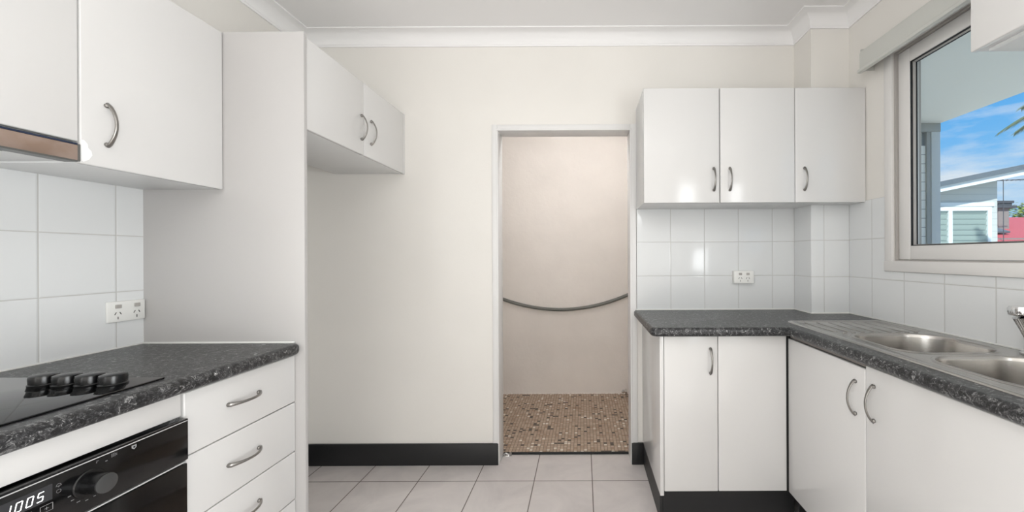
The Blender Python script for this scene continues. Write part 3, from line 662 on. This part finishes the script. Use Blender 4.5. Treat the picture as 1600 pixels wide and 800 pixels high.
# tap
tp = thing('tap', 'chrome mixer tap with fluted knob rising at the back of the sink', 'tap', (1.405, 1.222, ZS))
tx, ty = 1.405, 1.222
bm = bmesh.new(); lathe(bm, [(0.027, 0.0003), (0.028, 0.004), (0.024, 0.008), (0.018, 0.011), (0.0165, 0.05)], (tx, ty, ZS), seg=28)
tube(bm, [(tx, ty, ZS + 0.035), (tx - 0.002, ty, ZS + 0.055), (tx - 0.012, ty + 0.004, ZS + 0.085), (tx - 0.026, ty + 0.008, ZS + 0.118)], [0.0165, 0.0175, 0.019, 0.021], 24); obj('body', bm, M['chrome'], tp)
bm = bmesh.new(); kc = Vector((tx - 0.028, ty + 0.009, ZS + 0.120)); seg = 48; rings = []
for r_, h_ in ((0.021, 0), (0.027, 0.003), (0.0275, 0.007), (0.0265, 0.008), (0.0285, 0.010), (0.0285, 0.024), (0.024, 0.030), (0.0005, 0.032)):
    rg = []
    for i in range(seg):
        a = 2 * PI * i / seg; fl = 1 - (0.09 * (0.5 - 0.5 * math.cos(10 * a)) if 0.009 < h_ < 0.03 else 0)
        rg.append(bm.verts.new(kc + Vector((r_ * fl * math.cos(a), r_ * fl * math.sin(a), h_))))
    rings.append(rg)
for a, b in zip(rings, rings[1:]):
    for i in range(seg): bm.faces.new((a[i], a[(i + 1) % seg], b[(i + 1) % seg], b[i]))
bm.faces.new(rings[0][::-1]); bm.faces.new(rings[-1]); obj('knob', bm, M['chrome'], tp)
bm = bmesh.new(); tube(bm, [(tx + 0.0, ty - 0.01, ZS + 0.045), (tx - 0.02, ty - 0.05, ZS + 0.075), (tx - 0.06, ty - 0.10, ZS + 0.115), (tx - 0.095, ty - 0.135, ZS + 0.120), (tx - 0.115, ty - 0.155, ZS + 0.100)], [0.012, 0.012, 0.0115, 0.011, 0.011], 18); obj('spout', bm, M['chrome'], tp)

# ------------------------------------------------------------ upper cabinets on the back wall
YU = 2.012; ZB0, ZB1 = 1.503, 2.093
t = thing('wall_cabinet', 'white two-door wall cabinet beside the doorway, handles together low at the middle', 'cabinet', (0.7, 2.16, ZB0), 'white gloss kitchen cabinets')
obj('body', bx(0.316, 1.0945, YU + DT + 0.001, YB - TT - 0.001, ZB0, ZB1, bev=0.001), M['carcass'], t)
for x0, x1, hx in ((0.314, 0.7065, 0.675), (0.7085, 1.0955, 0.7575)):
    d = door_y(t, YU, x0, x1, ZB0 - 0.003, ZB1 + 0.002); handle(d, hx, YU, 1.622, '-Y')
t = thing('wall_cabinet', 'white single-door wall cabinet in the corner beside the window', 'cabinet', (1.27, 2.16, ZB0), 'white gloss kitchen cabinets')
bm = bmesh.new(); xr = 1.455
prism(bm, [(1.0965, YU + DT + .001), (xr, YU + DT + .001), (xr, PY - TT - .001), (PX - TT - .001, PY - TT - .001), (PX - TT - .001, YB - TT - .001), (1.0965, YB - TT - .001)], ZB0, ZB1); obj('body', bm, M['carcass'], t)
d = door_y(t, YU, 1.0955, 1.4615, ZB0 - 0.003, ZB1 + 0.002); handle(d, 1.142, YU, 1.622, '-Y')
# near cabinet on the right wall
t = thing('wall_cabinet', 'white wall cabinet at upper right, nearest, cutting across the window top', 'cabinet', (1.3, 0.8, 1.832), 'white gloss kitchen cabinets')
obj('body', bx(1.163 + DT + .001, XR - 0.001, 0.42, 1.168, 1.836, 2.36, bev=0.001), M['carcass'], t)
obj('light_rail', bx(1.163 + DT + .018, 1.163 + DT + .030, 0.42, 1.150, 1.830, 1.8355), M['carcass'], t)
door_x(t, 1.163, -1, 0.796, 1.1715, 1.832, 2.362); door_x(t, 1.163, -1, 0.42, 0.796, 1.832, 2.362)

# ------------------------------------------------------------ power points
def gpo(x, y, z, facing, label, block=0.0):
    t = thing('power_point', label, 'power point', (x, y, z), 'double power points')
    x0, y0, z0 = x, y, z
    X, Y, Z = x, y, z
    bm = bmesh.new()
    if block: box(bm, X - .058, X + .058, Y - block, Y, Z - .036, Z + .036, bev=0.003)
    box(bm, X - .058, X + .058, Y - block - .009, Y - block, Z - .036, Z + .036, bev=0.003)
    p = obj('plate', bm, M['white_plastic'], t); yf = Y - block - .009
    for cx in (X - .022 if block else X - .028, X + .022 if block else X + .030):
        bm = bmesh.new(); box(bm, cx - .009, cx + .009, yf - .004, yf, Z + .012, Z + .025, bev=.0015); obj('switch', bm, M['track'], t)
        bm = bmesh.new()
        for dx, dz, an in ((-.0075, .0, .5), (.0075, .0, -.5), (0, -.016, 0)):
            c = Vector((cx, yf - .0003, Z - .006 + dz)); q = Matrix.Rotation(an, 3, 'Y'); L = .0048
            vs_ = [c + q @ Vector((a, 0, b)) + Vector((dx, 0, 0)) for a, b in ((-.0012, -L), (.0012, -L), (.0012, L), (-.0012, L))]
            lo = [bm.verts.new(v) for v in vs_]; hi = [bm.verts.new(v + Vector((0, .0004, 0))) for v in vs_]
            bm.faces.new(lo); bm.faces.new(hi[::-1])
            for i in range(4): bm.faces.new((lo[i], lo[(i + 1) % 4], hi[(i + 1) % 4], hi[i]))
        obj('socket_slots', bm, M['slot'], t, smooth=False)
    if facing == '+X': t.rotation_euler = (0, 0, PI / 2)
    return t
gpo(0.937, YB - TT, 1.103, '-Y', 'white double power point on a raised block under the back wall cabinets', block=0.022)
gpo(XL + TT, 1.4025, 1.041, '+X', 'white double power point on left tiled wall beside the tall panel')

# ------------------------------------------------------------ window
win = bmesh.new(); A = 0.045
xa = XR - 0.012
box(win, xa, XR + .001, WY0 - A, WY0, WZ0 - A, WZ1 + A, bev=.003); box(win, xa, XR + .001, WY1, WY1 + A, WZ0 - A, WZ1 + A, bev=.003)
box(win, xa, XR + .001, WY0, WY1, WZ1, WZ1 + A, bev=.003); box(win, xa - 0.004, XR + .001, WY0 - A, WY1 + A, WZ0 - A - 0.004, WZ0, bev=.003)
wi = struct('window_1', win, M['winframe'])
bm = bmesh.new(); xo0, xo1 = XR + .001, XR + T
box(bm, xo0, xo1, WY1 - .010, WY1, WZ0, WZ1); box(bm, xo0, xo1, WY0, WY0 + .010, WZ0, WZ1); box(bm, xo0, xo1, WY0 + .01, WY1 - .01, WZ1 - .010, WZ1); box(bm, xo0, xo1, WY0 + .01, WY1 - .01, WZ0, WZ0 + .006)
struct('window_frame', bm, M['track'], wi)
def frame(bm, x0, x1, y0, y1, z0, z1, w, bev=.003):
    box(bm, x0, x1, y0, y0 + w, z0, z1, bev=bev); box(bm, x0, x1, y1 - w, y1, z0, z1, bev=bev); box(bm, x0, x1, y0 + w, y1 - w, z0, z0 + w, bev=bev); box(bm, x0, x1, y0 + w, y1 - w, z1 - w, z1, bev=bev)
sy0, sy1, sz0, sz1 = WY0 + .012, WY1 - .012, WZ0 + .007, WZ1 - .012
bm = bmesh.new(); frame(bm, XR + .012, XR + .055, sy0, sy1, sz0, sz1, .062)
sash = struct('sash', bm, M['winframe'], wi)
gy0, gy1, gz0, gz1 = sy0 + .0622, sy1 - .0622, sz0 + .0622, sz1 - .0622
bm = bmesh.new(); frame(bm, XR + .016, XR + .025, gy0, gy1, gz0, gz1, .003, 0.0005); struct('gasket', bm, M['rubber'], sash)
bm = bmesh.new(); frame(bm, XR + .0252, XR + .038, gy0, gy1, gz0, gz1, .005, 0.0005); struct('glazing_bead', bm, M['track'], sash)
bm = bmesh.new(); frame(bm, XR + .0382, XR + .044, gy0, gy1, gz0, gz1, .0065, 0.0005); struct('inner_gasket', bm, M['rubber'], sash)
struct('window_pane', bx(XR + .0445, XR + .0485, gy0 + .001, gy1 - .001, gz0 + .001, gz1 - .001), M['glass'], sash)

# pelmet blind over the window
bl = thing('roller_blind', 'rolled-up cream blind in a cassette along the top of the window', 'blind', (XR - 0.03, 1.55, 2.15))
xb0 = XR - 0.078
prof = [(XR - 0.001, 2.250), (xb0 + 0.018, 2.250), (xb0 + 0.006, 2.244), (xb0, 2.230), (xb0, 2.160), (xb0 + .003, 2.156), (xb0 - .010, 2.152), (xb0 - .012, 2.137), (xb0 + .002, 2.133), (xb0 + .012, 2.137), (xb0 + 0.012, 2.226), (xb0 + 0.022, 2.240), (XR - 0.001, 2.240)]
bm = bmesh.new(); prism(bm, prof, 1.183, 1.950, 'Y'); obj('cassette', bm, M['blind'], bl)
bm = bmesh.new(); box(bm, xb0 + .008, XR - .001, 1.9505, 1.956, 2.150, 2.258, bev=.004); obj('end_bracket', bm, M['blind'], bl)
bm = bmesh.new(); tube(bm, [(XR - .040, 1.20, 2.195), (XR - .040, 1.949, 2.195)], .021, 20); r_ = obj('fabric_roll', bm, M['blind'], bl)
bm = bmesh.new(); lathe(bm, [(.012, 0), (.012, .006), (.006, .009)], (XR - .030, 1.956, 2.246), 'Y', 16); obj('end_clip', bm, M['track'], bl)

# ------------------------------------------------------------ outside
BXE, BYE = 3.33, 3.67; ZSF = 2.45
soff = tag(obj('balcony_soffit', bx(XR + T + .001, BXE, -2.5, BYE + 0.06, ZSF, ZSF + 0.14, bev=.004), M['soffit'], loc=(2.4, 0.5, ZSF)), 'pale painted soffit of the balcony roof seen through the window', 'soffit')
tag(obj('balcony_deck', bx(XR + T + .001, BXE + .08, -2.5, BYE + 0.1, -0.25, -0.05), M['concrete'], loc=(2.4, 0.5, -0.25)), 'concrete balcony floor slab outside the window', 'balcony floor')
sc = thing('balcony_screen', 'weatherboard privacy screen with corner post at the balcony end', 'screen', (2.8, BYE, -0.05))
obj('board_panel', bx(XR + T + .005, BXE - .11, BYE - .02, BYE + .02, -0.05, 2.25), M['boards2'], sc)
obj('corner_post', bx(BXE - .085, BXE - .002, BYE - .04, BYE + .04, -0.05, ZSF - .02, bev=.004), M['postlight'], sc)
obj('inner_post', bx(BXE - .125, BXE - .087, BYE - .035, BYE + .035, -0.05, ZSF - .02, bev=.003), M['post'], sc)
obj('beam', bx(XR + T + .005, BXE - .002, BYE - .045, BYE + .045, ZSF - .08, ZSF - .001, bev=.003), M['post'], sc)
obj('mullion', bx(3.155, 3.175, BYE - .02, BYE + .02, 2.252, ZSF - .081), M['post'], sc)

tag(obj('ground', bx(-40, 90, -40, 120, -3.4, -3.2), M['asphalt'], loc=(0, 0, -3.4)), 'ground far below outside the window', 'ground')
bpy.data.objects['ground']['kind'] = 'structure'
# neighbouring white house
hs = thing('neighbour_house', 'white weatherboard house with sloping grey roof outside the window', 'house', (10.5, 12, -3.2))
HY = 12.0; sl = (3.57 - 3.20) / (12.75 - 10.9)
rz = lambda x: 3.17 + (x - 10.9) * sl
bm = bmesh.new(); prism(bm, [(6, -3.2), (12.74, -3.2), (12.74, rz(12.74) - .02), (6, rz(6) - .02)], HY, HY + 7, 'Y'); obj('walls', bm, M['boards'], hs, smooth=False)
bm = bmesh.new(); prism(bm, [(5.5, rz(5.5)), (14.2, rz(14.2)), (14.2, rz(14.2) + .27), (5.5, rz(5.5) + .27)], HY - .42, HY + 7.4, 'Y'); rf = obj('roof', bm, M['roofgrey'], hs, smooth=False)
bm = bmesh.new(); prism(bm, [(5.5, rz(5.5) + .13), (14.2, rz(14.2) + .13), (14.2, rz(14.2) + .28), (5.5, rz(5.5) + .28)], HY - .52, HY - .422, 'Y'); obj('gutter', bm, M['roofgrey'], rf, smooth=False)
bm = bmesh.new(); prism(bm, [(5.5, rz(5.5) - .03), (14.2, rz(14.2) - .03), (14.2, rz(14.2) + .13), (5.5, rz(5.5) + .13)], HY - .46, HY - .422, 'Y'); obj('fascia', bm, M['fascia'], rf, smooth=False)
wn_ = bmesh.new(); frame(wn_, 9.6, 12.52, HY - .06, HY - .0, 0.6, 2.62, .1, 0) if False else None
wn_ = bmesh.new()
for a, b, c, d_ in ((9.6, 12.5, 2.56, 2.68), (9.6, 12.5, 0.55, 0.65), (12.38, 12.5, .65, 2.56), (9.6, 9.7, .65, 2.56), (11.18, 11.30, .65, 2.56)): box(wn_, a, b, HY - .07, HY - .001, c, d_)
wf = obj('window', wn_, M['fascia'], hs, smooth=False)
bm = bmesh.new(); z = 0.66
while z < 2.54:
    for a, b in ((9.71, 11.17), (11.31, 12.37)): prism(bm, [(HY - .012, z), (HY - .006, z), (HY - .045, z + .15), (HY - .055, z + .15)], a, b, 'X')
    z += 0.165
obj('louvres', bm, M['blindlouvre'], wf, smooth=False)
bm = bmesh.new(); box(bm, 9.0, 12.62, HY - .03, HY - .001, 2.70, 2.82); obj('trim_board', bm, M['fascia'], wf, smooth=False)

# red-roofed house further back, chimney, aerial
rh = thing('red_roof_house', 'house with red metal roof far behind the white house', 'house', (27, 26, -3.2))
bm = bmesh.new(); box(bm, 23, 40, 26, 38, -3.2, 2.3); obj('walls', bm, M['brick'], rh, smooth=False)
bm = bmesh.new(); prism(bm, [(25.5, 2.1), (38.5, 2.1), (38.5, 4.0), (25.5, 4.0)], 0, 0.01) if False else None
vs_ = [(22.5, 25.5, 2.0), (40.5, 25.5, 2.0), (40.5, 38.5, 2.0), (22.5, 38.5, 2.0), (26.6, 31, 4.15), (36.5, 31, 4.15)]
V = [bm.verts.new(v) for v in vs_]
for f_ in ((0, 1, 5, 4), (1, 2, 5), (2, 3, 4, 5), (3, 0, 4), (0, 3, 2, 1)): bm.faces.new([V[i] for i in f_])
rr_ = obj('roof', bm, M['redroof'], rh, smooth=False)
bm = bmesh.new()
for k in range(4): 
    pass
c0 = Vector((28.0, 26.9, 2.63)); u = Vector((1.4, 0, 0)); v_ = Vector((0, 1.0, .39))
n_ = Vector((0, -.36, .93))
q = [c0 + n_ * .05, c0 + u + n_ * .05, c0 + u + v_ + n_ * .05, c0 + v_ + n_ * .05]; a = [bm.verts.new(p) for p in q]; b = [bm.verts.new(p + n_ * .12) for p in q]
bm.faces.new(a[::-1]); bm.faces.new(b); [bm.faces.new((a[i], a[(i + 1) % 4], b[(i + 1) % 4], b[i])) for i in range(4)]
obj('skylight', bm, M['roofgrey'], rr_, smooth=False)
ch = thing('chimney', 'grey chimney with dark coping on the red roof', 'chimney', (30.4, 28.5, 3.0))
obj('stack', bx(30.0, 30.78, 28.2, 28.85, 3.0, 4.55), M['brick'], ch, smooth=False)
bm = bmesh.new(); box(bm, 29.75, 31.15, 28.0, 29.05, 4.55, 4.72); box(bm, 29.9, 30.9, 28.1, 28.95, 4.72, 4.9); box(bm, 29.8, 31.0, 28.05, 29.0, 4.9, 5.07); obj('coping', bm, M['dark'], ch, smooth=False)
an = thing('television_aerial', 'thin aerial mast standing beside the chimney', 'aerial', (26.2, 25.6, 2.0))
bm = bmesh.new(); tube(bm, [(27.6, 25.62, 2.0), (27.6, 25.62, 6.1)], .02, 8); obj('mast', bm, M['dark'], an)
bm = bmesh.new(); tube(bm, [(27.2, 25.62, 6.05), (29.2, 25.62, 6.15)], .025, 8)
for k in range(6): tube(bm, [(27.4 + k * .3, 25.62 - .2, 6.08), (27.4 + k * .3, 25.62 + .2, 6.08)], .015, 6)
obj('antenna_array', bm, M['dark'], an)

def tree(name, cx, cy, zb, h, r, label, nleaf=5200, ls=.17):
    t = thing(name, label, 'tree', (cx, cy, zb), 'trees beyond the red roof')
    bm = bmesh.new(); tube(bm, [(cx, cy, zb), (cx + .1, cy, zb + h * .5), (cx, cy + .1, zb + h * .8)], [.22, .16, .06], 10)
    for k in range(7):
        a = k * 0.9; tube(bm, [(cx + .05, cy, zb + h * (.42 + .04 * k)), (cx + r * .6 * math.cos(a), cy + r * .6 * math.sin(a), zb + h * (.62 + .05 * k))], [.08, .02], 6)
    obj('trunk', bm, M['bark'], t)
    bm = bmesh.new(); cl = [(Vector((cx, cy, zb + h * .74)) + Vector((random.gauss(0, r * .42), random.gauss(0, r * .42), random.gauss(0, h * .11)))) for _ in range(34)]
    for _ in range(nleaf):
        c = random.choice(cl); p = c + Vector((random.gauss(0, 1), random.gauss(0, 1), random.gauss(0, 1))).normalized() * random.uniform(.2, 1) * r * .3
        q = Matrix.Rotation(random.uniform(0, 6.3), 3, 'Z') @ Matrix.Rotation(random.uniform(-1, 1), 3, 'X'); s = ls * random.uniform(.6, 1.3)
        bm.faces.new([bm.verts.new(p + q @ Vector(v)) for v in ((-s, 0, 0), (0, -s * .4, .02), (s, 0, 0), (0, s * .4, .02))])
    obj('crown', bm, M['leaf'], t, smooth=False)
tree('garden_tree', 39.8, 36.0, -3.2, 8.6, 2.6, 'leafy green tree showing right of the chimney beyond the red roof')
tree('garden_tree', 46.0, 41.0, -3.2, 8.8, 2.6, 'taller leafy tree at far right behind the red roof')

# palm at the right of the view
PXC, PZC = 10.72, 4.5
pt = thing('palm_tree', 'palm tree whose fronds reach into the window view from the right', 'palm', (10.72, 8.0, -3.2))
pc = Vector((PXC, 8.0, PZC)); bm = bmesh.new(); tube(bm, [(PXC, 8.0, -3.2), (PXC + .02, 8.0, 0), (PXC, 8.0, PZC - .05)], [.2, .14, .12], 12); obj('trunk', bm, M['bark'], pt)
for k in range(13):
    az = 2 * PI * k / 13 + 0.12; L = 1.55 if k % 2 else 1.3; el_ = 0.55 if k % 3 == 0 else 0.15
    if k == 6 or k == 7: L, el_ = 1.28, 0.14 if k == 6 else 0.02
    bm = bmesh.new(); sp = []
    for i in range(13):
        u_ = i / 12; rr = L * u_; zz = L * (math.sin(el_) * u_ * 1.4 - .55 * u_ ** 2)
        sp.append(pc + Vector((math.cos(az) * rr, math.sin(az) * rr, zz)))
    tube(bm, sp, [.016 * (1 - .7 * i / 12) for i in range(13)], 6)
    side = Vector((-math.sin(az), math.cos(az), 0))
    for i in range(2, 60):
        u_ = i / 60 * 12; a_ = sp[int(u_)].lerp(sp[min(12, int(u_) + 1)], u_ - int(u_)); d_ = (sp[min(12, int(u_) + 1)] - sp[int(u_)]).normalized()
        ll = .34 * math.sin(PI * min(1, .18 + .75 * i / 60)) + .05
        for s_ in (-1, 1):
            tip = a_ + (side * s_ * .75 + d_ * .7 + Vector((0, 0, -.35 + random.uniform(-.15, .15)))).normalized() * ll
            w_ = d_ * .014
            bm.faces.new([bm.verts.new(a_ - w_), bm.verts.new(a_ + w_), bm.verts.new(a_.lerp(tip, .5) + w_ * .9 + Vector((0, 0, .01))), bm.verts.new(tip), bm.verts.new(a_.lerp(tip, .5) - w_ * .9)])
    obj('frond', bm, M['palm'], pt, smooth=False)
